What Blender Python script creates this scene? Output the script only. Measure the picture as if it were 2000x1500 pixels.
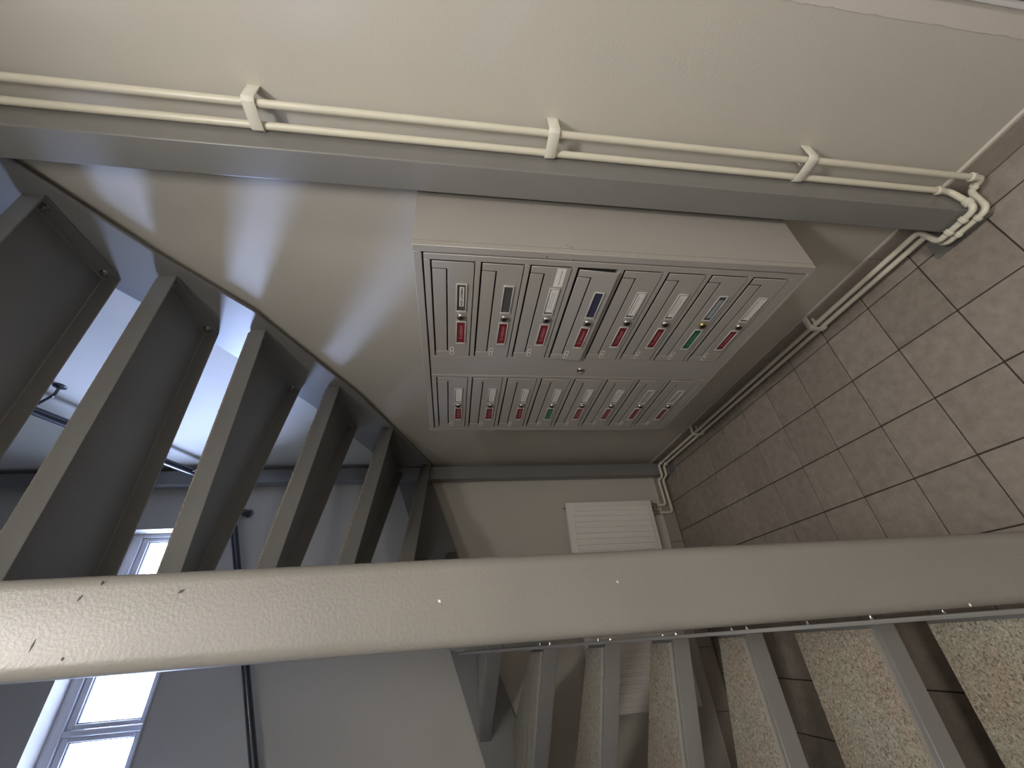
import bpy, bmesh, math, random
from mathutils import Vector, Matrix
random.seed(7)
scene = bpy.context.scene
for o in list(bpy.data.objects): bpy.data.objects.remove(o)
C = scene.collection

# ------------------------------------------------------------------ camera
# the photograph is a portrait shot lying on its side: world "down" is image right
YAW, PITCH, ROLL, FPX, EYE = 0.583121, 0.142847, -0.012831, 786.43, 1.559
fw = Vector((math.sin(YAW), math.cos(YAW), 0)); rt = Vector((math.cos(YAW), -math.sin(YAW), 0)); dn = Vector((0, 0, -1))
f2 = fw * math.cos(PITCH) + dn * math.sin(PITCH); d2 = dn * math.cos(PITCH) - fw * math.sin(PITCH)
r3 = rt * math.cos(ROLL) + d2 * math.sin(ROLL); d3 = d2 * math.cos(ROLL) - rt * math.sin(ROLL)
cam_d = bpy.data.cameras.new('camera'); cam = bpy.data.objects.new('camera', cam_d); C.objects.link(cam)
cam_d.sensor_fit = 'HORIZONTAL'; cam_d.sensor_width = 36.0; cam_d.lens = FPX * 36.0 / 2000.0
cam_d.clip_start = 0.02; cam_d.clip_end = 100
m = Matrix.Identity(4)
for i, ax in enumerate((d3, r3, -f2)):
    m[0][i], m[1][i], m[2][i] = ax
m.translation = Vector((0, 0, EYE)); cam.matrix_world = m
scene.camera = cam

# ------------------------------------------------------------------ light
SKY = (0.47, 0.60, 1.0); SKY_STRENGTH = 72.0
LAMP_STRENGTH = 82.0; LAMP_COL = (1.0, 0.955, 0.895)
world = bpy.data.worlds.new('sky'); scene.world = world; world.use_nodes = True
bg = world.node_tree.nodes['Background']; bg.inputs[0].default_value = (*SKY, 1); bg.inputs[1].default_value = SKY_STRENGTH
scene.view_settings.view_transform = 'Standard'; scene.view_settings.look = 'None'
scene.view_settings.gamma = 1.0; scene.view_settings.use_curve_mapping = False
scene.view_settings.exposure = 0.42
portal = bpy.data.lights.new('window_portal', 'AREA'); portal.shape = 'RECTANGLE'; portal.size = 1.66; portal.size_y = 0.48
portal.cycles.is_portal = True
po = bpy.data.objects.new('window_portal', portal); C.objects.link(po)
po.location = (-0.0975, 2.99, 3.24); po.rotation_euler = (math.radians(-90), 0, 0)

# ------------------------------------------------------------------ materials
MATS = {}
def mat(name, col, rough=0.5, metal=0.0, bump=0.0, bscale=120.0, var=0.0, vscale=6.0, spec=0.5, col2=None, detail=4.0, **kw):
    if name in MATS: return MATS[name]
    mt = bpy.data.materials.new(name); mt.use_nodes = True; nt = mt.node_tree; N = nt.nodes; L = nt.links
    b = N['Principled BSDF']; b.inputs['Base Color'].default_value = (*col, 1)
    b.inputs['Roughness'].default_value = rough; b.inputs['Metallic'].default_value = metal
    b.inputs['Specular IOR Level'].default_value = spec
    for k, v in kw.items(): b.inputs[k.replace('_', ' ')].default_value = v
    tc = None
    if bump or var: tc = N.new('ShaderNodeNewGeometry')
    if var:
        n = N.new('ShaderNodeTexNoise'); n.inputs['Scale'].default_value = vscale; n.inputs['Detail'].default_value = detail
        L.new(tc.outputs['Position'], n.inputs['Vector'])
        r = N.new('ShaderNodeValToRGB'); r.color_ramp.elements[0].position = 0.3; r.color_ramp.elements[1].position = 0.7
        c2 = col2 or tuple(c * (1 - var) for c in col)
        r.color_ramp.elements[0].color = (*c2, 1); r.color_ramp.elements[1].color = (*col, 1)
        L.new(n.outputs['Fac'], r.inputs['Fac']); L.new(r.outputs['Color'], b.inputs['Base Color'])
    if bump:
        n2 = N.new('ShaderNodeTexNoise'); n2.inputs['Scale'].default_value = bscale; n2.inputs['Detail'].default_value = 3
        L.new(tc.outputs['Position'], n2.inputs['Vector'])
        bp = N.new('ShaderNodeBump'); bp.inputs['Strength'].default_value = bump; bp.inputs['Distance'].default_value = 0.004
        L.new(n2.outputs['Fac'], bp.inputs['Height']); L.new(bp.outputs['Normal'], b.inputs['Normal'])
    MATS[name] = mt; return mt
WALL = mat('wall_paint', (0.545, 0.518, 0.46), 0.55, bump=0.10, bscale=160, var=0.06, vscale=3)
CEIL = mat('ceiling_paint', (0.62, 0.60, 0.55), 0.8, bump=0.1, bscale=120)
STEEL = mat('grey_steel_paint', (0.205, 0.202, 0.195), 0.30, bump=0.04, bscale=220, var=0.08, vscale=5)
POSTM = mat('textured_steel_paint', (0.205, 0.195, 0.176), 0.42, spec=0.4, bump=0.15, bscale=260, var=0.10, vscale=7)
STAIR = mat('stair_steel_paint', (0.215, 0.212, 0.204), 0.36, bump=0.05, bscale=240, var=0.10, vscale=6)
CABM = mat('mailbox_grey_paint', (0.345, 0.324, 0.296), 0.38, bump=0.05, bscale=400, var=0.03, vscale=9)
CABIN = mat('cabinet_inside', (0.05, 0.047, 0.043), 0.7)
PIPEM = mat('cream_pipe_paint', (0.70, 0.665, 0.55), 0.32, bump=0.04, bscale=90, var=0.05, vscale=14)
CLIPM = mat('white_clip_plastic', (0.74, 0.71, 0.62), 0.4)
RADM = mat('radiator_enamel', (0.84, 0.81, 0.76), 0.3)
CHROME = mat('lock_chrome', (0.72, 0.70, 0.66), 0.15, metal=1.0)
BRASS = mat('lock_brass', (0.70, 0.58, 0.22), 0.2, metal=1.0)
CORE = mat('lock_core_steel', (0.16, 0.16, 0.15), 0.25, metal=1.0)
BLACK = mat('keyhole_black', (0.012, 0.012, 0.012), 0.5)
GALV = mat('bolt_zinc', (0.48, 0.48, 0.45), 0.3, metal=1.0)
RAIL = mat('handrail_steel', (0.10, 0.105, 0.12), 0.22, metal=0.6)
WINW = mat('window_white_pvc', (0.55, 0.54, 0.56), 0.3)
GASK = mat('window_gasket', (0.05, 0.05, 0.06), 0.6)
CAULK = mat('white_caulk', (0.56, 0.52, 0.45), 0.5)
SKIRT = mat('skirting_tile', (0.36, 0.315, 0.27), 0.35, var=0.12, vscale=30, bump=0.05, bscale=60)
TSEAL = mat('nosing_sealant', (0.30, 0.285, 0.255), 0.6)
GROUT = mat('grout', (0.05, 0.038, 0.03), 0.9, bump=0.2, bscale=300)
RED = mat('red_label', (0.19, 0.020, 0.026), 0.3)
GREEN = mat('green_label', (0.016, 0.115, 0.06), 0.35)
PAPER = mat('white_card', (0.72, 0.70, 0.65), 0.6)
PAPERG = mat('grey_card', (0.36, 0.37, 0.36), 0.5)
PAPERB = mat('blue_grey_card', (0.30, 0.34, 0.36), 0.5)
NAVY = mat('navy_card', (0.035, 0.04, 0.07), 0.3)
DARKC = mat('empty_slot', (0.075, 0.075, 0.075), 0.3)
INK = mat('black_ink', (0.02, 0.02, 0.02), 0.6)
INKG = mat('grey_ink', (0.22, 0.22, 0.21), 0.6)
PINK = mat('label_white_print', (0.42, 0.17, 0.18), 0.5)
MINT = mat('label_mint_print', (0.14, 0.30, 0.22), 0.5)
HOLD = mat('clear_plastic', (0.46, 0.455, 0.43), 0.12)
CHIPD = mat('dark_paint_scratch', (0.03, 0.028, 0.025), 0.7)
CHIPW = mat('pale_paint_chip', (0.75, 0.72, 0.66), 0.6)
DOORM = mat('brown_door', (0.23, 0.18, 0.145), 0.4)
TRIMM = mat('door_frame_paint', (0.62, 0.58, 0.535), 0.45, bump=0.2, bscale=60)
HOUSE = mat('lamp_housing', (0.75, 0.74, 0.70), 0.4)

def tile_mat():
    mt = bpy.data.materials.new('floor_tile'); mt.use_nodes = True; nt = mt.node_tree; N = nt.nodes; L = nt.links
    b = N['Principled BSDF']; b.inputs['Roughness'].default_value = 0.42
    g = N.new('ShaderNodeNewGeometry'); oi = N.new('ShaderNodeObjectInfo')
    n = N.new('ShaderNodeTexNoise'); n.inputs['Scale'].default_value = 26; n.inputs['Detail'].default_value = 6; n.inputs['Roughness'].default_value = 0.65
    L.new(g.outputs['Position'], n.inputs['Vector'])
    r = N.new('ShaderNodeValToRGB'); r.color_ramp.elements[0].position = 0.32; r.color_ramp.elements[1].position = 0.70
    r.color_ramp.elements[0].color = (0.265, 0.226, 0.194, 1); r.color_ramp.elements[1].color = (0.365, 0.318, 0.276, 1)
    L.new(n.outputs['Fac'], r.inputs['Fac'])
    mx = N.new('ShaderNodeMixRGB'); mx.blend_type = 'MULTIPLY'; mx.inputs['Fac'].default_value = 1
    mr = N.new('ShaderNodeMapRange'); mr.inputs['To Min'].default_value = 0.90; mr.inputs['To Max'].default_value = 1.06
    L.new(oi.outputs['Random'], mr.inputs['Value']); L.new(r.outputs['Color'], mx.inputs['Color1']); L.new(mr.outputs['Result'], mx.inputs['Color2'])
    L.new(mx.outputs['Color'], b.inputs['Base Color'])
    bp = N.new('ShaderNodeBump'); bp.inputs['Strength'].default_value = 0.15; bp.inputs['Distance'].default_value = 0.002
    L.new(n.outputs['Fac'], bp.inputs['Height']); L.new(bp.outputs['Normal'], b.inputs['Normal'])
    return mt
TILE = tile_mat()
def granite_mat():
    mt = bpy.data.materials.new('speckled_granite'); mt.use_nodes = True; nt = mt.node_tree; N = nt.nodes; L = nt.links
    b = N['Principled BSDF']; b.inputs['Roughness'].default_value = 0.6
    g = N.new('ShaderNodeNewGeometry')
    v = N.new('ShaderNodeTexVoronoi'); v.inputs['Scale'].default_value = 300; L.new(g.outputs['Position'], v.inputs['Vector'])
    sep = N.new('ShaderNodeSeparateColor'); L.new(v.outputs['Color'], sep.inputs['Color'])
    r = N.new('ShaderNodeValToRGB'); cr = r.color_ramp
    cr.elements[0].position = 0.0; cr.elements[0].color = (0.13, 0.115, 0.09, 1)
    cr.elements[1].position = 1.0; cr.elements[1].color = (0.52, 0.48, 0.41, 1)
    for p, c in ((0.2, (0.26, 0.245, 0.20)), (0.55, (0.35, 0.33, 0.275)), (0.85, (0.40, 0.33, 0.28))):
        e = cr.elements.new(p); e.color = (*c, 1)
    L.new(sep.outputs['Red'], r.inputs['Fac'])
    n = N.new('ShaderNodeTexNoise'); n.inputs['Scale'].default_value = 7; L.new(g.outputs['Position'], n.inputs['Vector'])
    mx = N.new('ShaderNodeMixRGB'); mx.blend_type = 'MULTIPLY'; mx.inputs['Fac'].default_value = 0.6
    r2 = N.new('ShaderNodeValToRGB'); r2.color_ramp.elements[0].position = 0.35; r2.color_ramp.elements[1].position = 0.65
    r2.color_ramp.elements[0].color = (1.0, 0.86, 0.74, 1); r2.color_ramp.elements[1].color = (1.0, 1.05, 0.96, 1)
    L.new(n.outputs['Fac'], r2.inputs['Fac']); L.new(r.outputs['Color'], mx.inputs['Color1']); L.new(r2.outputs['Color'], mx.inputs['Color2'])
    L.new(mx.outputs['Color'], b.inputs['Base Color'])
    bp = N.new('ShaderNodeBump'); bp.inputs['Strength'].default_value = 0.5; bp.inputs['Distance'].default_value = 0.002
    L.new(sep.outputs['Green'], bp.inputs['Height']); L.new(bp.outputs['Normal'], b.inputs['Normal'])
    return mt
GRAN = granite_mat()
def glass_mat():
    mt = bpy.data.materials.new('window_glass'); mt.use_nodes = True; nt = mt.node_tree; N = nt.nodes; L = nt.links
    N.remove(N['Principled BSDF']); out = N['Material Output']
    t = N.new('ShaderNodeBsdfTransparent'); t.inputs[0].default_value = (0.96, 0.97, 0.98, 1)
    gl = N.new('ShaderNodeBsdfGlossy'); gl.inputs['Roughness'].default_value = 0.02
    mx = N.new('ShaderNodeMixShader'); mx.inputs[0].default_value = 0.06
    L.new(t.outputs[0], mx.inputs[1]); L.new(gl.outputs[0], mx.inputs[2]); L.new(mx.outputs[0], out.inputs[0])
    return mt
GLASS = glass_mat()
def emit_mat(name, col, s):
    mt = bpy.data.materials.new(name); mt.use_nodes = True; b = mt.node_tree.nodes['Principled BSDF']
    b.inputs['Base Color'].default_value = (0.8, 0.8, 0.8, 1); b.inputs['Emission Color'].default_value = (*col, 1); b.inputs['Emission Strength'].default_value = s
    return mt

# ------------------------------------------------------------------ mesh helpers
class MB:
    def __init__(s): s.v = []; s.f = []
    def box(s, x0, x1, y0, y1, z0, z1):
        b = len(s.v)
        s.v += [(x, y, z) for z in (z0, z1) for y in (y0, y1) for x in (x0, x1)]
        s.f += [tuple(b + i for i in q) for q in ((0,2,3,1),(4,5,7,6),(0,1,5,4),(2,6,7,3),(0,4,6,2),(1,3,7,5))]
        return s
    def prism(s, poly, axis, a, b_):
        """poly: 2-D outline; extruded along axis ('x','y','z') from a to b_"""
        def P(p, t):
            if axis == 'z': return (p[0], p[1], t)
            if axis == 'x': return (t, p[0], p[1])
            return (p[0], t, p[1])
        n = len(poly); b = len(s.v)
        s.v += [P(p, a) for p in poly] + [P(p, b_) for p in poly]
        s.f.append(tuple(b + i for i in reversed(range(n)))); s.f.append(tuple(b + n + i for i in range(n)))
        for i in range(n):
            j = (i + 1) % n; s.f.append((b + i, b + j, b + n + j, b + n + i))
        return s
    def tube(s, pts, r, seg=14, cap=True):
        pts = [Vector(p) for p in pts]; b0 = len(s.v); n = len(pts)
        t0 = (pts[1] - pts[0]).normalized(); up = Vector((0, 0, 1)) if abs(t0.z) < 0.9 else Vector((0, 1, 0))
        nrm = t0.cross(up).normalized()
        for i, p in enumerate(pts):
            if i == 0: t = t0
            elif i == n - 1: t = (pts[i] - pts[i - 1]).normalized()
            else: t = ((pts[i + 1] - p).normalized() + (p - pts[i - 1]).normalized()).normalized()
            nrm = (nrm - t * nrm.dot(t)).normalized(); bn = t.cross(nrm)
            rr = r[i] if isinstance(r, (list, tuple)) else r
            for k in range(seg):
                a = 2 * math.pi * k / seg; s.v.append(tuple(p + (nrm * math.cos(a) + bn * math.sin(a)) * rr))
        for i in range(n - 1):
            for k in range(seg):
                k2 = (k + 1) % seg; o = b0 + i * seg
                s.f.append((o + k, o + k2, o + seg + k2, o + seg + k))
        if cap:
            s.f.append(tuple(b0 + k for k in reversed(range(seg)))); s.f.append(tuple(b0 + (n - 1) * seg + k for k in range(seg)))
        return s
    def mesh(s, name, bevel=0.0, bseg=2, smooth=False):
        me = bpy.data.meshes.new(name); me.from_pydata(s.v, [], s.f)
        bm = bmesh.new(); bm.from_mesh(me); bmesh.ops.recalc_face_normals(bm, faces=bm.faces)
        if bevel:
            es = [e for e in bm.edges if len(e.link_faces) == 2 and e.calc_face_angle() > 0.5]
            bmesh.ops.bevel(bm, geom=es, offset=bevel, segments=bseg, affect='EDGES', profile=0.5, clamp_overlap=True)
        bm.to_mesh(me); bm.free()
        if smooth or bevel:
            for p in me.polygons: p.use_smooth = True
            try: me.set_sharp_from_angle(angle=math.radians(40))
            except Exception: pass
        return me
def link(name, me, material=None, parent=None, loc=None):
    o = bpy.data.objects.new(name, me); C.objects.link(o)
    if material and me is not None and not me.materials: me.materials.append(material)
    if parent: o.parent = parent
    if loc: o.location = loc
    return o
def obj(name, mb, material, parent=None, bevel=0.0, bseg=2, smooth=False, loc=None):
    return link(name, mb.mesh(name, bevel, bseg, smooth), material, parent, loc)
def empty(name, loc=(0, 0, 0)):
    o = bpy.data.objects.new(name, None); C.objects.link(o); o.location = loc; o.empty_display_size = 0.05; return o
def tag(o, label, cat, group=None):
    o['label'] = label; o['category'] = cat
    if group: o['group'] = group
    return o
def struct(o): o['kind'] = 'structure'; return o
def fillet(pts, r, n=6):
    pts = [Vector(p) for p in pts]; out = [pts[0]]
    for a, p, b in zip(pts, pts[1:], pts[2:]):
        u = (a - p).normalized(); w = (b - p).normalized(); ang = u.angle(w)
        if ang > 3.1: out.append(p); continue
        d = min(r / math.tan(ang / 2), (a - p).length * .49, (b - p).length * .49)
        p0, p1 = p + u * d, p + w * d
        for i in range(n + 1):
            t = i / n; out.append(p0 * (1 - t) ** 2 + p * 2 * t * (1 - t) + p1 * t * t)
    out.append(pts[-1]); return out
def inset(poly, dists):
    """offset each edge of a convex CCW polygon inward by its own distance"""
    n = len(poly); L = []
    for i in range(n):
        p, q = Vector(poly[i]), Vector(poly[(i + 1) % n]); d = (q - p).normalized(); nn = Vector((-d.y, d.x))
        L.append((p + nn * dists[i], d))
    out = []
    for i in range(n):
        (p, d), (q, e) = L[i - 1], L[i]; den = d.x * e.y - d.y * e.x
        if abs(den) < 1e-6: out.append(tuple(q)); continue
        t = ((q.x - p.x) * e.y - (q.y - p.y) * e.x) / den; out.append(tuple(p + d * t))
    return out

# ------------------------------------------------------------------ setting
XR, XL, YF, YB, ZT = 1.08, -0.98, 2.71, -2.2, 5.3
floor = struct(obj('floor', MB().box(XL, XR, YB, YF, -0.15, -0.004), GROUT))
T = 0.2; GX, GY, G = 0.987, 0.7415, 0.0042
xs = [XL] + [GX - T * i for i in range(9, -1, -1) if GX - T * i > XL + .02] + [XR]
ys = [YB] + [GY + T * j for j in range(-14, 10) if YB + .02 < GY + T * j < YF - .01] + [YF]
tmesh = {}
for a, b in zip(xs, xs[1:]):
    for c, d in zip(ys, ys[1:]):
        if d < -0.75: continue
        key = (round(b - a, 4), round(d - c, 4))
        if key not in tmesh: tmesh[key] = MB().box(0, b - a - G, 0, d - c - G, -0.006, 0).mesh('tile', 0.0012, 1)
        link('tile', tmesh[key], TILE, floor, (a + G / 2, c + G / 2, 0))
# rest of the floor behind the camera: one bed of the same tile
ft = obj('tile_field', MB().box(XL, XR, YB, max(y for y in ys if y < -0.75 + T), -0.004, -0.001), TILE, floor)

struct(obj('wall_right', MB().box(XR, XR + .25, YB, YF + .35, -.15, ZT), WALL))
struct(obj('wall_left', MB().box(XL - .25, XL, YB, YF + .35, -.15, ZT), WALL))
struct(obj('wall_back', MB().box(XL - .25, XR + .25, YB - .2, YB, -.15, ZT), WALL))
WX0, WX1, WZ0, WZ1 = -0.92, 0.725, 3.005, 3.475
wf = MB()
wf.box(XL, XR, YF, YF + .35, -.15, WZ0).box(XL, XR, YF, YF + .35, WZ1, ZT).box(XL, WX0, YF, YF + .35, WZ0, WZ1).box(WX1, XR, YF, YF + .35, WZ0, WZ1)
struct(obj('wall_far', wf, WALL))
struct(obj('ground', MB().box(-40, 40, YF + .36, 60, -.6, -.4), mat('outside_ground', (0.16, 0.16, 0.13), 0.9, var=.2, vscale=.4)))
struct(obj('ceiling', MB().box(XL, XR, YB, .44, 2.69, 2.84), CEIL))
struct(obj('ceiling', MB().box(XL - .25, XR + .25, YB - .2, YF + .35, ZT, ZT + .2), CEIL))

# skirting: separate tiles with a bead of sealant on top
def skirting(name, axis, a, b, face, back, step, h=0.098):
    root = struct(obj(name, MB().box(*( (back - .004, back, a, b) if axis == 'y' else (a, b, back - .004, back) ), 0, h - .004), GROUT))
    t = a
    while t < b - 0.01:
        e = min(t + step, b)
        bx = (face, back - .004, t + .0012, e - .0012) if axis == 'y' else (t + .0012, e - .0012, face, back - .004)
        obj('tile', MB().box(*bx, 0.006, h), SKIRT, root, 0.001, 1); t = e
    bead = [(face + .006, h), (back, h), (back, h + .0045)]
    if axis == 'y': mbb = MB().prism([(p[0], p[1]) for p in bead], 'y', a, b)
    else: mbb = MB().prism([(p[0], p[1]) for p in bead], 'x', a, b)
    obj('sealant_bead', mbb, CAULK, root)
    return root
skirting('baseboard_right', 'y', 0.182, YF, 1.068, XR, 0.3)
skirting('baseboard_far', 'x', XL, 1.068, 2.698, YF, 0.3)

# door frame and door at the near end of the right wall
rg = random.Random(5); edge = []; z = 0.0
while z < 2.2:
    edge.append((0.181 + rg.choice((0, 0, .0006, -.0008, -.0022, .0012)) , z)); z += rg.uniform(.004, .022)
t1 = struct(obj('trim_1', MB().prism([(0.137, 0), *edge, (0.181, 2.24), (-.93, 2.24), (-.93, 2.15), (0.137, 2.15)], 'x', XR - .0008, XR), TRIMM))
d1 = struct(obj('door_1', MB().box(XR - .012, XR, -.93, .122, 0.005, 2.148), DOORM))
obj('door_daylight_strip', MB().box(XR - .008, XR, 0.1225, .1365, 0.005, 2.148), mat('painted_daylight_white', (0.85, 0.86, 0.88), 0.2), d1, .003, 2)  # white strip stands in for the line of daylight at the door edge
obj('door_handle', MB().tube(fillet([(XR - .012, 0.02, 1.05), (XR - .06, 0.02, 1.05), (XR - .06, -.1, 1.05)], .015), .01), GALV, d1, smooth=True)

# window in the far wall
wy0, wy1 = YF + .105, YF + .175
win = struct(obj('window_1', MB().box(WX0, WX1, wy0, wy1, WZ1 - .055, WZ1).box(WX0, WX1, wy0, wy1, WZ0, WZ0 + .055)
     .box(WX0, WX0 + .022, wy0, wy1, WZ0 + .055, WZ1 - .055).box(WX1 - .022, WX1, wy0, wy1, WZ0 + .055, WZ1 - .055), WINW, None, .004, 2))
bars = [WX0 + .022, -.565, -.21, .26, WX1 - .022]
for i, (a, b) in enumerate(zip(bars, bars[1:])):
    l = a + (.012 if i else 0); r = b - (.012 if i < 3 else 0)
    z0, z1 = WZ0 + .057, WZ1 - .057; q = .034; l += .002; r -= .002
    obj('sash', MB().box(l, r, wy0 + .012, wy1 - .008, z1 - q, z1).box(l, r, wy0 + .012, wy1 - .008, z0, z0 + q)
        .box(l, l + q * .6, wy0 + .012, wy1 - .008, z0 + q, z1 - q).box(r - q * .6, r, wy0 + .012, wy1 - .008, z0 + q, z1 - q), WINW, win, .003, 1)
    g = MB()
    for (x0, x1, za, zb) in ((l + q * .6, r - q * .6, z1 - q - .004, z1 - q), (l + q * .6, r - q * .6, z0 + q, z0 + q + .004), (l + q * .6, l + q * .6 + .004, z0 + q, z1 - q), (r - q * .6 - .004, r - q * .6, z0 + q, z1 - q)):
        g.box(x0, x1, wy0 + .02, wy0 + .03, za, zb)
    obj('gasket', g, GASK, win)
    obj('glass_pane', MB().box(l + q * .5, r - q * .5, wy0 + .025, wy0 + .029, z0 + q * .9, z1 - q * .9), GLASS, win)
    if i < 3: obj('mullion', MB().box(b - .012, b + .012, wy0 + .004, wy1, z0 - .002, z1 + .002), WINW, win, .003, 1)
obj('window_sill', MB().box(WX0, WX1, YF - .012, wy0, WZ0 - .004, WZ0 + .004), WINW, win, .003, 2)

# round ceiling lamp above and behind the photographer, plus one added as fill
def ceiling_lamp(x, y, label, strength):
    lamp = tag(empty('ceiling_lamp', (x, y, 2.69)), label, 'lamp', 'ceiling lamps')
    obj('housing', MB().tube([(0, 0, 0), (0, 0, -.03)], .15, 32), HOUSE, lamp, smooth=True)
    dome = MB(); dome.tube([(0, 0, -.0305), (0, 0, -.037), (0, 0, -.043), (0, 0, -.047), (0, 0, -.049)], [.135, .13, .11, .075, .03], 32)
    obj('diffuser', dome, emit_mat('lamp_glow', LAMP_COL, strength), lamp, smooth=True)
ceiling_lamp(0.0, -0.15, 'round white ceiling lamp under the slab edge nearest the stairs', LAMP_STRENGTH)
ceiling_lamp(0.05, -1.30, 'added round fill lamp, unseen, farther back in the entrance passage', LAMP_STRENGTH * 1.5)  # unseen lamp, put in to brighten faces turned to the camera

# ------------------------------------------------------------------ staircase
stair = tag(empty('winder_staircase', (0.05, 1.2, 0)), 'grey steel winder staircase with open risers and granite treads', 'staircase')
S0 = Vector((0.05, 1.2, 0))
def rel(o): o.location = Vector(o.location) - S0; return o
def sobj(name, mb, material, bevel=0.0): return rel(obj(name, mb, material, stair, bevel, 1))
XI_R, XO_R, XI_L, XO_L = 0.104, 1.05, -0.0145, -0.95
RISE = 0.177
treads = {}
def q4(yi0, yo0, yi1, yo1, right=True):
    a, b = (XI_R, XO_R) if right else (XO_L, XI_L)
    if right: return [(a, yi0), (b, yo0), (b, yo1), (a, yi1)]
    return [(a, yo0), (b, yi0), (b, yi1), (a, yo1)]
# lower flight (nose = first edge, towards the camera)
treads[1] = (q4(.505, .505, .80, .80, False), .177); treads[2] = (q4(.77, .77, 1.062, 1.062, False), .354)
treads[3] = (q4(1.035, 1.035, 1.322, 1.322, False), .531); treads[4] = (q4(1.296, 1.296, 1.44, 1.73, False), .708)
treads[5] = (q4(1.405, 1.70, 1.565, 2.21, False), .885); treads[6] = (q4(1.53, 2.175, 1.73, 2.68, False), 1.062)
treads[7] = ([(XO_L, 2.672), (XI_L, 1.685), (XI_L, 1.945), (-.355, 2.682), (XO_L, 2.682)], 1.239)
treads[8] = ([(-.392, 2.682), (XI_L, 1.925), (.07, 1.955), (.07, 2.682)], 1.416)
treads[9] = ([(.05, 1.955), (.165, 1.955), (.515, 2.682), (.05, 2.682)], 1.593)
treads[10] = ([(XI_R, 1.53), (XO_R, 2.585), (XO_R, 2.682), (.485, 2.682), (XI_R, 1.90)], 1.770)
treads[11] = (q4(1.42, 2.04, 1.58, 2.66), 1.948); treads[12] = (q4(1.335, 1.63, 1.485, 2.05), 2.139)
treads[13] = (q4(1.24, 1.245, 1.36, 1.665), 2.318); treads[14] = (q4(.985, .995, 1.28, 1.275), 2.490)
treads[15] = (q4(.738, .738, 1.022, 1.025), 2.664); treads[16] = (q4(.47, .47, .765, .765), 2.838)
bolt_me = MB().tube([(-.004, 0, 0), (0, 0, 0)], .012, 16).tube([(0, 0, 0), (.006, 0, 0)], .008, 6).tube([(.006, 0, 0), (.014, 0, 0)], .0045, 10).mesh('bolt')
ZINC = mat('bright_zinc', (0.9, 0.9, 0.88), 0.25, metal=0.6)
bolt_bright = bolt_me.copy(); bolt_bright.materials.append(ZINC)
LIP, TK = 0.062, 0.004
for n, (poly, zt) in sorted(treads.items()):
    cx = sum(p[0] for p in poly) / len(poly); cy = sum(p[1] for p in poly) / len(poly)
    lp = [(p[0] - cx, p[1] - cy) for p in poly]; k = len(lp)
    inn = inset(lp, [TK] * k)
    mb = MB(); zp = zt - .009; b = 0
    # folded tray: top sheet with a downstand on every side
    mb.v = [(x, y, -.009) for x, y in lp] + [(x, y, -LIP) for x, y in lp] + [(x, y, -LIP) for x, y in inn] + [(x, y, -.009 - TK) for x, y in inn]
    mb.f = [tuple(range(k)), tuple(range(3 * k, 4 * k))]
    for ring in range(3):
        for i in range(k):
            j = (i + 1) % k; mb.f.append((ring * k + i, ring * k + j, (ring + 1) * k + j, (ring + 1) * k + i))
    tr = link('tread', mb.mesh('tread', .0015, 1), STAIR, stair, Vector((cx, cy, zt)) - S0)
    fr = [.008] * k; fr[0 if n < 10 else (2 if k == 4 else 3)] = .014
    if n == 9: fr = [.008, .008, .008, .014]
    gi = inset(lp, fr)
    obj('granite_infill', MB().prism(gi, 'z', -.0092, 0), GRAN, tr, .001, 1)
    if n <= 8:   # ragged sealant line along the nosing
        e0, e1 = Vector(gi[0]), Vector(gi[1]); dd = (e1 - e0).normalized(); nn = Vector((dd.y, -dd.x))
        sm = MB(); steps = int((e1 - e0).length / .012); w0 = .001
        for s in range(steps):
            w1 = random.choice((.0002, .0004, .0012, .0022)); p, q = e0.lerp(e1, s / steps), e0.lerp(e1, (s + 1) / steps); bb = len(sm.v)
            for (pt, w) in ((p, w0), (q, w1)):
                for off, z in ((-w * .4, .0012), (w, .0012), (w, -.0085), (-w * .4, -.0085)): sm.v.append((*(pt + nn * off), z))
            sm.f += [(bb, bb + 1, bb + 5, bb + 4), (bb + 1, bb + 2, bb + 6, bb + 5), (bb + 3, bb, bb + 4, bb + 7)]; w0 = w1
        obj('sealant_line', sm, TSEAL, tr)
    # bolts through the end lips into the stringers
    for i in range(k):
        p, q = Vector(lp[i]), Vector(lp[(i + 1) % k])
        if abs(p.x - q.x) > .01 or (q - p).length < .09: continue
        side = 1 if p.x < 0 else -1
        dd = (q - p).normalized(); L_ = (q - p).length
        for s in ((.032, L_ - .032) if L_ > .12 else (L_ / 2,)):
            pos = p + dd * s
            bo = link('bolt', bolt_me, GALV, tr, (pos.x + side * (TK + .001), pos.y, -.038)); bo.rotation_euler[2] = 0 if side > 0 else math.pi
            if abs(pos.x + cx - XI_L) < .01:   # threaded end seen beyond the inner plate
                bo.data = bolt_bright; b2 = link('bolt', bolt_bright, ZINC, tr, (pos.x + .0105, pos.y, -.038)); b2.scale = (.55, .55, .55)
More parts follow.
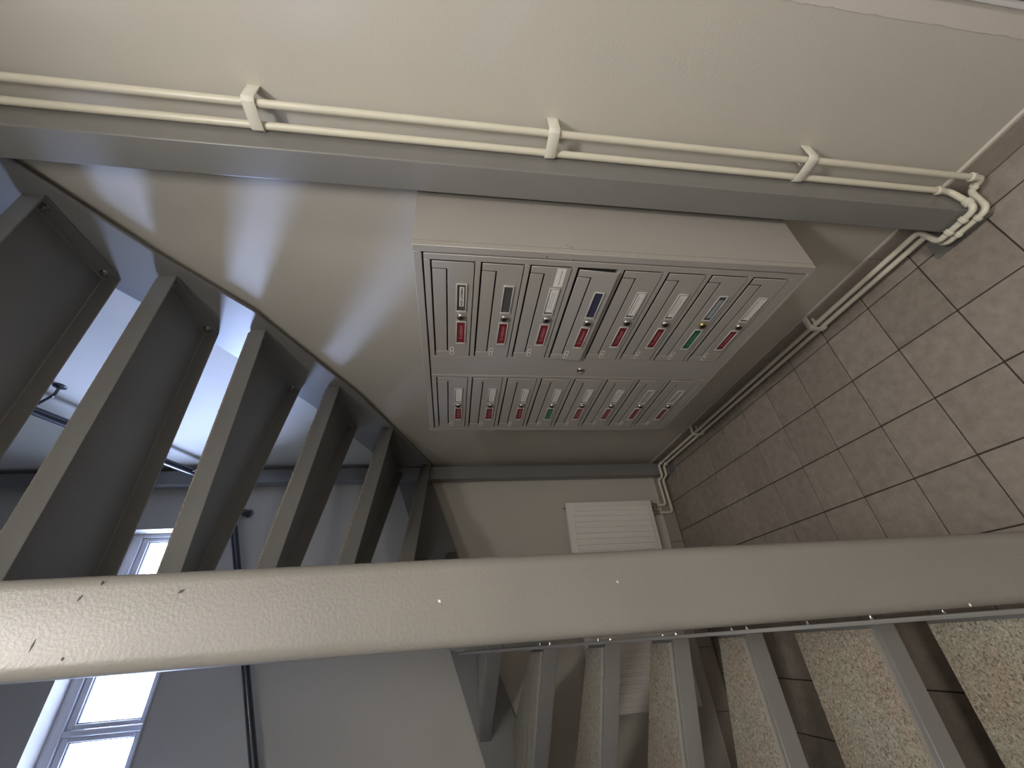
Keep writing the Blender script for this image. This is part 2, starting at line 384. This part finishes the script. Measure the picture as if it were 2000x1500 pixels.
# stringer plates
P = lambda pts, axis, a, b: MB().prism(pts, axis, a, b)
rb = [(.606, 2.645), (.76, 2.545), (.915, 2.442), (1.15, 2.262), (1.215, 2.236), (1.70, 2.008), (2.54, 1.722), (2.606, 1.70)]
sobj('outer_stringer', P(rb + [(2.606, 1.97), (1.80, 2.245), (1.38, 2.45), (1.12, 2.605), (.606, 2.93)], 'x', XO_R, XO_R + .01), STAIR, .001)
sobj('outer_stringer', P([(XO_R - .001, 1.728), (XO_R - .001, 1.95), (-.949, 1.21), (-.949, .985)], 'y', 2.683, 2.693), STAIR, .001)
lo = [(.45, 0), (.45, .22), (1.30, .80), (2.0, 1.19), (2.682, 1.40), (2.682, 1.12), (2.0, .90), (1.45, .62), (.72, .0)]
sobj('outer_stringer', P(lo, 'x', XO_L - .01, XO_L), STAIR, .001)
sobj('inner_stringer', P([(.46, .0), (.46, .19), (1.33, .79), (1.95, 1.53), (1.95, 1.14), (1.45, .53), (.74, .0)], 'x', XI_L, XI_L + .010), STAIR, .001)
sobj('inner_stringer', P([(.615, 2.64), (1.2, 2.20), (1.5, 1.66), (1.95, 1.44), (1.95, 1.86), (1.6, 2.05), (1.3, 2.52), (.615, 2.96)], 'x', XI_R - .009, XI_R), STAIR, .001)
sobj('inner_stringer', P([(XI_L + .0105, 1.14), (XI_R - .0095, 1.44), (XI_R - .0095, 1.86), (XI_L + .0105, 1.53)], 'y', 1.941, 1.951), STAIR, .001)

# ------------------------------------------------------------------ posts
def rounded(x0, x1, y0, y1, r, n=6):
    out = []
    for cx, cy, a0 in ((x1 - r, y0 + r, -90), (x1 - r, y1 - r, 0), (x0 + r, y1 - r, 90), (x0 + r, y0 + r, 180)):
        for i in range(n + 1):
            a = math.radians(a0 + 90 * i / n); out.append((cx + r * math.cos(a), cy + r * math.sin(a)))
    return out
def post(name, x0, x1, y0, y1, z1, material, r, label, plate=None):
    base = ((x0 + x1) / 2, (y0 + y1) / 2, 0)
    root = tag(empty(name, base), label, 'post')
    sh = lambda a, b, c, d: (a - base[0], b - base[0], c - base[1], d - base[1])
    obj('shaft', MB().prism(rounded(*sh(x0, x1, y0, y1), r), 'z', .006, z1), material, root, smooth=True)
    pl = plate or (x0 - .02, x1 + .02, y0 - .02, y1 + .02)
    obj('base_plate', MB().box(*sh(*pl), 0, .008), STEEL, root, .001, 1)
    return root
cp = post('steel_column', .0030, .0957, .527, .615, ZT, POSTM, .014, 'thick pale grey textured steel column close to the camera', (-.003, .115, .50, .66))
bx_, by_ = (.0030 + .0957) / 2, (.527 + .615) / 2
for (x, z, l, w, a, mt) in ():
    pass
post('steel_column', .962, 1.048, .519, .594, ZT, STEEL, .004, 'dark grey steel column on the wall beside the mailbox cabinet', (.962, 1.05, .556, .684))
post('steel_column', .962, 1.048, 2.614, 2.682, ZT, STEEL, .004, 'dark grey steel column in the far corner by the radiator', (.962, 1.05, 2.533, 2.69))
# scratches and chips on the near column face (plane y = .527)
def face_px(px, py, yy=.5268):
    u, v = 1500 - py, px
    d = r3 * ((u - 750) / FPX) + d3 * ((v - 1000) / FPX) + f2
    t = yy / d.y; return Vector((d.x * t, yy, EYE + d.z * t))
for (px, py, qx, qy, w, mt) in ((346, 1159, 362, 1151, .0017, CHIPD), (150, 1175, 162, 1161, .0013, CHIPD), (197, 1143, 201, 1134, .0011, CHIPD), (56, 1274, 70, 1248, .0008, CHIPD),
        (118, 1288, 126, 1286, .0016, CHIPD), (855, 1171, 861, 1177, .0016, CHIPW), (1204, 1134, 1208, 1139, .0010, CHIPW), (1893, 1178, 1897, 1185, .0016, CHIPW)):
    a, b = face_px(px, py), face_px(qx, qy)
    dd = (b - a).normalized(); nn = Vector((-dd.z, 0, dd.x)); mb = MB()
    poly = [(a.x, a.z), ((a.x + b.x) / 2 + nn.x * w, (a.z + b.z) / 2 + nn.z * w), (b.x, b.z), ((a.x + b.x) / 2 - nn.x * w, (a.z + b.z) / 2 - nn.z * w)]
    mb.prism([(p[0] - bx_, p[1]) for p in poly], 'y', .5266 - by_, .5275 - by_)
    obj('paint_chip', mb, mt, cp)

# ------------------------------------------------------------------ mailbox cabinet
CX, CY0, CY1, CZ0, CZ1 = 0.78, 0.610, 1.546, 0.614, 1.658
cab = tag(empty('mailbox_cabinet', (XR, (CY0 + CY1) / 2, CZ0)), 'grey steel cabinet of sixteen mailboxes hung on the beige wall', 'mailbox cabinet')
K0 = Vector(cab.location)
def kobj(name, mb, material, parent=None, bevel=0.0, bseg=1, smooth=False):
    o = obj(name, mb, material, parent or cab, bevel, bseg, smooth)
    if parent is None: o.location = -K0
    return o
body = MB()
body.box(CX + .0185, XR, CY0, CY0 + .0015, CZ0, CZ1).box(CX + .0185, XR, CY1 - .0015, CY1, CZ0, CZ1)
body.box(CX + .0185, XR, CY0 + .0015, CY1 - .0015, CZ1 - .0015, CZ1).box(CX + .0185, XR, CY0 + .0015, CY1 - .0015, CZ0, CZ0 + .0015)
kobj('body', body, CABM)
kobj('inner_box', MB().box(CX + .02, XR - .002, CY0 + .002, CY1 - .002, CZ0 + .002, CZ1 - .002), CABIN)
fo = .0195; fr = MB()
fr.box(CX, CX + .018, CY0, CY0 + fo, CZ0, CZ1).box(CX, CX + .018, CY1 - fo * .85, CY1, CZ0, CZ1)
fr.box(CX, CX + .018, CY0 + fo, CY1 - fo * .85, CZ1 - fo, CZ1).box(CX, CX + .018, CY0 + fo, CY1 - fo * .85, CZ0, CZ0 + fo * .6)
kobj('front_frame', fr, CABM, None, .0012)
SEAM = 1.1285
cols = [(0.6525, 1.0235), (1.1465, 1.5055)]
ROW0, PITCH_R, DH = 1.6155, 0.1213, 0.1015
rows = [ROW0 - PITCH_R * r for r in range(8)]
mz0, mz1 = CZ0 + fo * .6 + .0022, CZ1 - fo - .0042
for ci, (a, b) in enumerate(((CY0 + fo + .0035, SEAM - .0012), (SEAM + .0012, CY1 - fo * .85 - .002))):
    y0, y1 = cols[ci]; g = .0024; gt = .0040; fm = MB(); X0, X1 = CX - .0005, CX + .018
    fm.box(X0, X1, a, y0 - g, mz0, mz1).box(X0, X1, y1 + g, b, mz0, mz1)
    tops = rows + [mz0 + .0]
    fm.box(X0, X1, y0 - g, y1 + g, rows[0] + gt, mz1)
    for r in range(8):
        zb = rows[r] - DH - g; zn = rows[r + 1] + gt if r < 7 else mz0
        fm.box(X0, X1, y0 - g, y1 + g, zn, zb)
    md = kobj('master_door', fm, CABM, None, .0010)
# centre lock on the strip between the columns
def lock_mesh(r):
    mb = MB()
    mb.tube([(.002, 0, 0), (-.003, 0, 0), (-.0065, 0, 0)], [r * 1.12, r * 1.12, r], 20)
    return mb.mesh('lock', 0.0006, 1)
lock_me = lock_mesh(.0108); lockb_me = lock_me.copy()
core_me = MB().tube([(-.0064, 0, 0), (-.0074, 0, 0)], .0072, 16).mesh('lock_core', .0003, 1)
slot_me = MB().box(-.0078, -.0073, -.0009, .0009, -.0048, .0048).mesh('keyhole')
def add_lock(parent, loc, brass=False):
    l = link('lock', lockb_me if brass else lock_me, BRASS if brass else CHROME, parent, loc)
    return l
mlk = add_lock(cab, Vector((CX - .0005, 1.087, 1.131)) - K0)
link('keyhole', slot_me, BLACK, mlk)
dW = [b - a for a, b in cols]
def text_mesh(body_, size, bold=0.0):
    cu = bpy.data.curves.new('txt', 'FONT'); cu.body = body_; cu.size = size; cu.align_x = 'CENTER'; cu.align_y = 'CENTER'; cu.offset = bold; cu.resolution_u = 3
    ob = bpy.data.objects.new('txt', cu); C.objects.link(ob); bpy.context.view_layer.update()
    me = bpy.data.meshes.new_from_object(ob.evaluated_get(bpy.context.evaluated_depsgraph_get()))
    bpy.data.objects.remove(ob); me.materials.clear()
    for v in me.vertices: v.co = Vector((-.0002, -v.co.x, v.co.y))
    return me
TXT_RED = text_mesh('Ei reklaami', .0135, .0003); TXT_GRN = TXT_RED.copy()
TXT_NAME = text_mesh('ALEX LUCKMAN', .0086, .00035)
def ring(y0, y1, z0, z1, w, x0, x1):
    return MB().box(x0, x1, y0, y0 + w * 1.4, z0, z1).box(x0, x1, y1 - w * 1.4, y1, z0, z1).box(x0, x1, y0 + w * 1.4, y1 - w * 1.4, z1 - w, z1).box(x0, x1, y0 + w * 1.4, y1 - w * 1.4, z0, z0 + w)
FX = -.0022   # door front relative to the frame face
door_meshes = {}
for ci in range(2):
    W_ = dW[ci]
    # U-shaped plate around the post flap; local origin = near top corner, y to the far end
    fy0, fy1, fh = .0245, W_ - .027, .0335
    poly = [(0, 0), (0, -DH), (W_, -DH), (W_, 0), (fy1 + .0016, 0), (fy1 + .0016, -fh - .0036), (fy0 - .0030, -fh - .0036), (fy0 - .0030, 0)]
    s = W_ / .371
    door_meshes[ci] = dict(
        plate=MB().prism(poly, 'x', FX, .001).mesh('mailbox_door', .0009, 1),
        flap=MB().box(FX + .0004, .001, fy0, fy1, -fh, -.0003).mesh('flap', .0008, 1),
        holder=ring(.066 * s, .169 * s, -.087, -.0585, .0035, FX - .003, FX).mesh('card_holder', .0009, 1),
        lholder=ring(.2065 * s, .307 * s, -.0885, -.0595, .0035, FX - .003, FX).mesh('label_holder', .0009, 1),
        back=MB().box(FX - .0006, FX + .0002, .0705 * s, .1645 * s, -.0838, -.0618).mesh('card_slot'),
        label=MB().box(FX - .0008, FX + .0002, .2115 * s, .300 * s, -.0852, -.0632).mesh('advert_label'),
        num=MB().box(FX - .0003, FX + .0002, W_ - .0455, W_ - .0085, -.0535, -.0425).mesh('number_sticker'),
        n1=MB().box(FX - .0005, FX - .0001, W_ - .0425, W_ - .030, -.0510, -.0452).box(FX - .0005, FX - .0001, W_ - .0245, W_ - .0115, -.0510, -.0452).mesh('sticker_print'))
# card, advert label colour, lock colour for every door: (column, row)
CARDS = {(0,0): 'name', (0,1): 'empty', (0,2): 'paper', (0,3): 'navy', (0,4): 'paper', (0,5): 'paper', (0,6): 'blue', (0,7): 'paper',
         (1,0): 'paper', (1,1): 'paper', (1,2): 'paper', (1,3): 'paper', (1,4): 'paper', (1,5): 'print', (1,6): 'grey', (1,7): 'grey'}
RED_ROUND = {'name': DARKC, 'empty': DARKC, 'navy': NAVY}
for ci in range(2):
    D = door_meshes[ci]; s = dW[ci] / .371
    for r in range(8):
        loc = Vector((CX, cols[ci][0], rows[r])) - K0
        d = link('mailbox_door', D['plate'], CABM, cab, loc)
        link('flap', D['flap'], CABM, d); link('card_holder', D['holder'], HOLD, d); link('label_holder', D['lholder'], HOLD, d)
        kind = CARDS[(ci, r)]
        slot = {'name': DARKC, 'empty': DARKC, 'navy': NAVY, 'paper': DARKC, 'blue': DARKC, 'print': DARKC, 'grey': PAPERG}[kind]
        sm = D['back'].copy(); sm.materials.clear(); sl = link('card_slot', sm, slot, d)
        if kind in ('paper', 'blue', 'print', 'name'):
            if kind == 'name': y0, y1, z0, z1 = .0785, .1475, -.0795, -.0675
            elif kind == 'blue': y0, y1, z0, z1 = .083, .155, -.080, -.067
            else: y0, y1, z0, z1 = .0715, .158, -.0828, -.0635
            cm = MB().box(FX - .0012, FX - .0005, y0 * s, y1 * s, z0, z1)
            link('name_card', cm.mesh('name_card'), {'blue': PAPERB, 'name': PAPER}.get(kind, PAPER), d)
            cyy, czz = (y0 + y1) / 2 * s, (z0 + z1) / 2
            if kind == 'name': link('name_lettering', TXT_NAME, INK, d, (FX - .0012, cyy, czz))
            else:
                random.seed(ci * 10 + r); lm = MB()
                for li in range(1 if r in (4, 7) else 2):
                    zz = czz + (.003 if li == 0 else -.003); t = y0 * s + .012
                    while t < y1 * s - .014:
                        w = random.uniform(.003, .009); lm.box(FX - .0014, FX - .0011, t, t + w, zz - .0008, zz + .0008); t += w + .002
                link('handwriting', lm.mesh('handwriting'), INK if kind == 'print' or r == 4 else INKG, d)
        green = (ci, r) in ((0, 6), (1, 3))
        lm = D['label'] if not green else D['label'].copy()
        if green: lm.materials.clear()
        link('advert_label', lm, GREEN if green else RED, d)
        link('label_lettering', TXT_GRN if green else TXT_RED, MINT if green else PINK, d, (FX - .0008, .2555 * s, -.0742))
        link('number_sticker', D['num'], PAPER, d); link('sticker_print', D['n1'], INKG, d)
        lk = add_lock(d, (FX, .188 * s, -.0735), (ci, r) == (0, 6)); c_ = link('lock_core', core_me, CORE, d, (FX, .188 * s, -.0735)); c2_ = link('keyhole', slot_me, BLACK, d, (FX, .188 * s, -.0735)); c2_.rotation_euler[0] = random.uniform(-1, 1)
        if (ci, r) == (0, 2):
            link('paper_sticker', MB().box(FX - .0004, FX + .0001, .0025, .0625, -.0895, -.0655).mesh('paper_sticker'), PAPER, d)
            sm2 = MB(); t = .010
            for w in (.012, .009, .004, .014): sm2.box(FX - .0006, FX - .0003, t, t + w, -.080, -.0782); t += w + .0025
            link('sticker_writing', sm2.mesh('sticker_writing'), INKG, d)
            d['label'] = 'mailbox door with an extra white paper sticker'
        if (ci, r) == (0, 3):   # hangs slightly open
            d.rotation_euler = (0, 0, 0); far = Vector((0, dW[0], 0))
            R_ = Matrix.Translation((-.0015, 0, 0)) @ Matrix.Rotation(math.radians(-.35), 4, 'Z') @ Matrix.Rotation(math.radians(3.6), 4, 'Y')
            d.matrix_local = Matrix.Translation(loc + far) @ R_ @ Matrix.Translation(-far)
            d['label'] = 'mailbox door hanging slightly open'
# dark rub marks on the cabinet's front frame and side
for (x, y, z, w, h) in ((CX - .0001, .622, 1.339, .003, .004), (CX - .0001, .626, 1.272, .0025, .003)):
    kobj('rub_mark', MB().box(x - .0003, x + .0005, y, y + w, z, z + h), CHIPD)
for i, (x, z) in enumerate(((.808, 1.29), (.8035, 1.283), (.80, 1.277))):
    kobj('rub_mark', MB().box(x, x + .004, CY0 - .0003, CY0 + .0005, z, z + .0015), CHIPD)

# ------------------------------------------------------------------ heating pipes
PR = .0086
pa = [(1.035, .462, 2.685), (1.035, .462, .058), (1.035, .500, .058), (.947, .500, .064), (.947, .622, .064), (1.022, .640, .050), (1.022, 2.592, .050), (.944, 2.594, .050), (.944, 2.658, .050), (.705, 2.658, .046), (.705, 2.658, .150)]
pb = [(1.035, .508, 2.685), (1.035, .508, .118), (.947, .500, .104), (.947, .616, .098), (1.022, .634, .093), (1.022, 2.584, .093), (.936, 2.586, .088), (.936, 2.652, .088), (.755, 2.652, .084), (.755, 2.652, .150)]
def pipe(name, pts, label, fit):
    root = tag(obj(name, MB().tube(fillet(pts, .024, 7), PR, 16), PIPEM, None, smooth=True), label, 'pipe', 'cream heating pipes')
    for c, d_, l in fit:
        c = Vector(c); d_ = Vector(d_).normalized()
        obj('coupling', MB().tube([c - d_ * l / 2, c - d_ * (l / 2 - .003), c + d_ * (l / 2 - .003), c + d_ * l / 2], [PR + .0008, PR + .0036, PR + .0036, PR + .0008], 18), PIPEM, root, smooth=True)
    return root
pipe('heating_pipe', pa, 'cream heating pipe set farther from the steel column, running lower along the skirting',
     [((1.035, .462, .098), (0, 0, 1), .016), ((1.035, .487, .058), (0, 1, 0), .012), ((.947, .530, .064), (0, 1, 0), .012), ((.947, .585, .064), (0, 1, 0), .014), ((1.022, 2.555, .050), (0, 1, 0), .014), ((.944, 2.640, .050), (0, 1, 0), .012)])
pipe('heating_pipe', pb, 'cream heating pipe touching the steel column, running higher along the skirting',
     [((1.035, .508, .158), (0, 0, 1), .016), ((.947, .540, .102), (0, 1, 0), .014), ((.947, .582, .100), (0, 1, 0), .014), ((.975, .503, .109), (1, 0, 0), .02), ((1.022, 2.548, .093), (0, 1, 0), .014), ((.936, 2.636, .088), (0, 1, 0), .012)])
def clip_v(z, label):
    y0, y1 = .446, .5185; xa = 1.021
    out = [(XR, y0), (xa + .008, y0), (xa, y0 + .008), (xa, y1 - .006), (xa + .006, y1), (1.038, y1), (1.038, y1 - .0012), (xa + .008, y1 - .0012), (xa + .003, y1 - .008), (xa + .003, y0 + .01), (xa + .01, y0 + .003), (XR, y0 + .003)]
    o = obj('pipe_clip', MB().prism([(p[0] - XR, p[1] - .48) for p in out], 'z', -.0135, .0135), CLIPM, None, .0008, 1, loc=(XR, .48, z))
    obj('back_rib', MB().box(-.03, 0, -.004, .005, -.004, .004), CLIPM, o)
    return tag(o, label, 'pipe clip', 'white double pipe clips')
clip_v(2.008, 'white double pipe clip on the vertical pipes, the highest one')
clip_v(1.328, 'white double pipe clip on the vertical pipes, halfway up beside the mailbox cabinet')
clip_v(0.625, 'white double pipe clip on the vertical pipes, the lowest one, just above the floor')
def clip_h(y, label):
    xa = 1.0085
    out = [(1.068, .111), (xa + .008, .111), (xa, .104), (xa, .042), (xa + .008, .0365), (1.068, .0365), (1.068, .0395), (xa + .01, .0395), (xa + .003, .045), (xa + .003, .101), (xa + .01, .108), (1.068, .108)]
    o = obj('pipe_clip', MB().prism([(p[0] - 1.068, p[1] - .07) for p in out], 'y', -.012, .012), CLIPM, None, .0008, 1, loc=(1.068, y, .07))
    obj('back_rib', MB().box(-.03, 0, -.004, .004, -.003, .005), CLIPM, o)
    return tag(o, label, 'pipe clip', 'white double pipe clips')
clip_h(1.09, 'white double pipe clip on the skirting pipes under the mailbox cabinet')
clip_h(2.065, 'white double pipe clip on the skirting pipes nearest the far corner')

# ------------------------------------------------------------------ radiator
RX0, RX1, RZ0, RZ1, RY = -.338, .781, .207, .812, 2.62
rad = tag(empty('radiator', ((RX0 + RX1) / 2, 2.65, RZ0)), 'white ribbed panel radiator on the far wall under the stairs', 'radiator')
Q0 = Vector(rad.location)
def robj(*a, **k):
    o = obj(*a, **k); o.location = -Q0; return o
prof = []   # corrugated front, drawn in plan and extruded vertically
x = RX0 + .02; prof.append((x, RY + .003))
while x < RX1 - .045:
    prof += [(x + .006, RY + .003), (x + .009, RY - .009), (x + .031, RY - .009), (x + .034, RY + .003)]; x += .0355
prof += [(RX1 - .014, RY + .003), (RX1 - .014, RY + .01), (RX0 + .02, RY + .01)]
robj('ribbed_panel', MB().prism(prof, 'z', RZ0 + .035, RZ1 - .042), RADM, rad)
robj('front_panel', MB().box(RX0, RX1, RY + .0005, RY + .012, RZ0, RZ1), RADM, rad, bevel=.003, bseg=2)
robj('back_panel', MB().box(RX0 + .004, RX1 - .004, RY + .045, RY + .055, RZ0 + .004, RZ1 - .004), RADM, rad, bevel=.003)
for sx in (RX0, RX1 - .002): robj('side_panel', MB().box(sx, sx + .002, RY + .012, RY + .056, RZ0 + .01, RZ1 - .003), RADM, rad)
gr = MB(); x = RX0 + .008
while x < RX1 - .012: gr.box(x, x + .003, RY + .014, RY + .044, RZ1 - .006, RZ1 - .003); x += .0085
robj('top_grille', gr, RADM, rad)
for bx in (RX0 + .2, RX1 - .2): robj('wall_bracket', MB().box(bx - .015, bx + .015, RY + .055, YF, RZ0 + .08, RZ1 - .08), GALV, rad)
robj('air_vent', MB().tube([(RX1 - .03, RY + .03, RZ1 - .02), (RX1 - .03, RY + .03, RZ1 + .012)], .006, 10), GALV, rad, smooth=True)
for vx in (.755, .705):
    v = robj('valve', MB().tube([(vx, 2.655, .148), (vx, 2.655, .165), (vx, 2.655, .185), (vx, 2.655, .21)], [.009, .015, .015, .01], 14), GALV, rad, smooth=True)
robj('valve_link', MB().tube([(.700, 2.655, .172), (.76, 2.655, .172)], .009, 12), GALV, rad, smooth=True)

# ------------------------------------------------------------------ handrails
def rail(name, pts, label, brackets):
    root = tag(obj(name, MB().tube(fillet(pts, .05, 8), .019, 18), RAIL, None, smooth=True), label, 'handrail')
    for wall_pt, nrm, rail_pt in brackets:
        w = Vector(wall_pt); n_ = Vector(nrm); rp = Vector(rail_pt)
        br = obj('bracket', MB().tube(fillet([w, w + n_ * .045, rp], .02, 6), .006, 12), RAIL, root, smooth=True)
        obj('rosette', MB().tube([w - n_ * .004, w + n_ * .004, w + n_ * .007], [.024, .024, .018], 20), RAIL, br, smooth=True)
    return root
rz = lambda y: 3.35 - .365 * (y - 1.83)
rail('handrail', [(1.0, .9, rz(1.3) + .27), (1.0, 1.3, rz(1.3)), (1.0, 2.60, rz(2.60))], 'dark steel handrail sloping along the right wall above the treads',
     [((XR, 1.70, 3.255), (-1, 0, 0), (1.0, 1.75, rz(1.75) - .015)), ((XR, 2.48, 3.01), (-1, 0, 0), (1.0, 2.5, rz(2.5) - .015))])
fz = lambda x: 2.580 + .362 * x
rail('handrail', [(.80, YF, 2.812), (.80, 2.63, fz(.79)), (.76, 2.63, fz(.76)), (XL + .03, 2.63, fz(XL + .03))], 'dark steel handrail sloping along the far wall below the window',
     [((.80, YF, 2.806), (0, -1, 0), (.798, 2.66, 2.835)), ((-.55, YF, fz(-.55) - .1), (0, -1, 0), (-.55, 2.63, fz(-.55) - .015))])
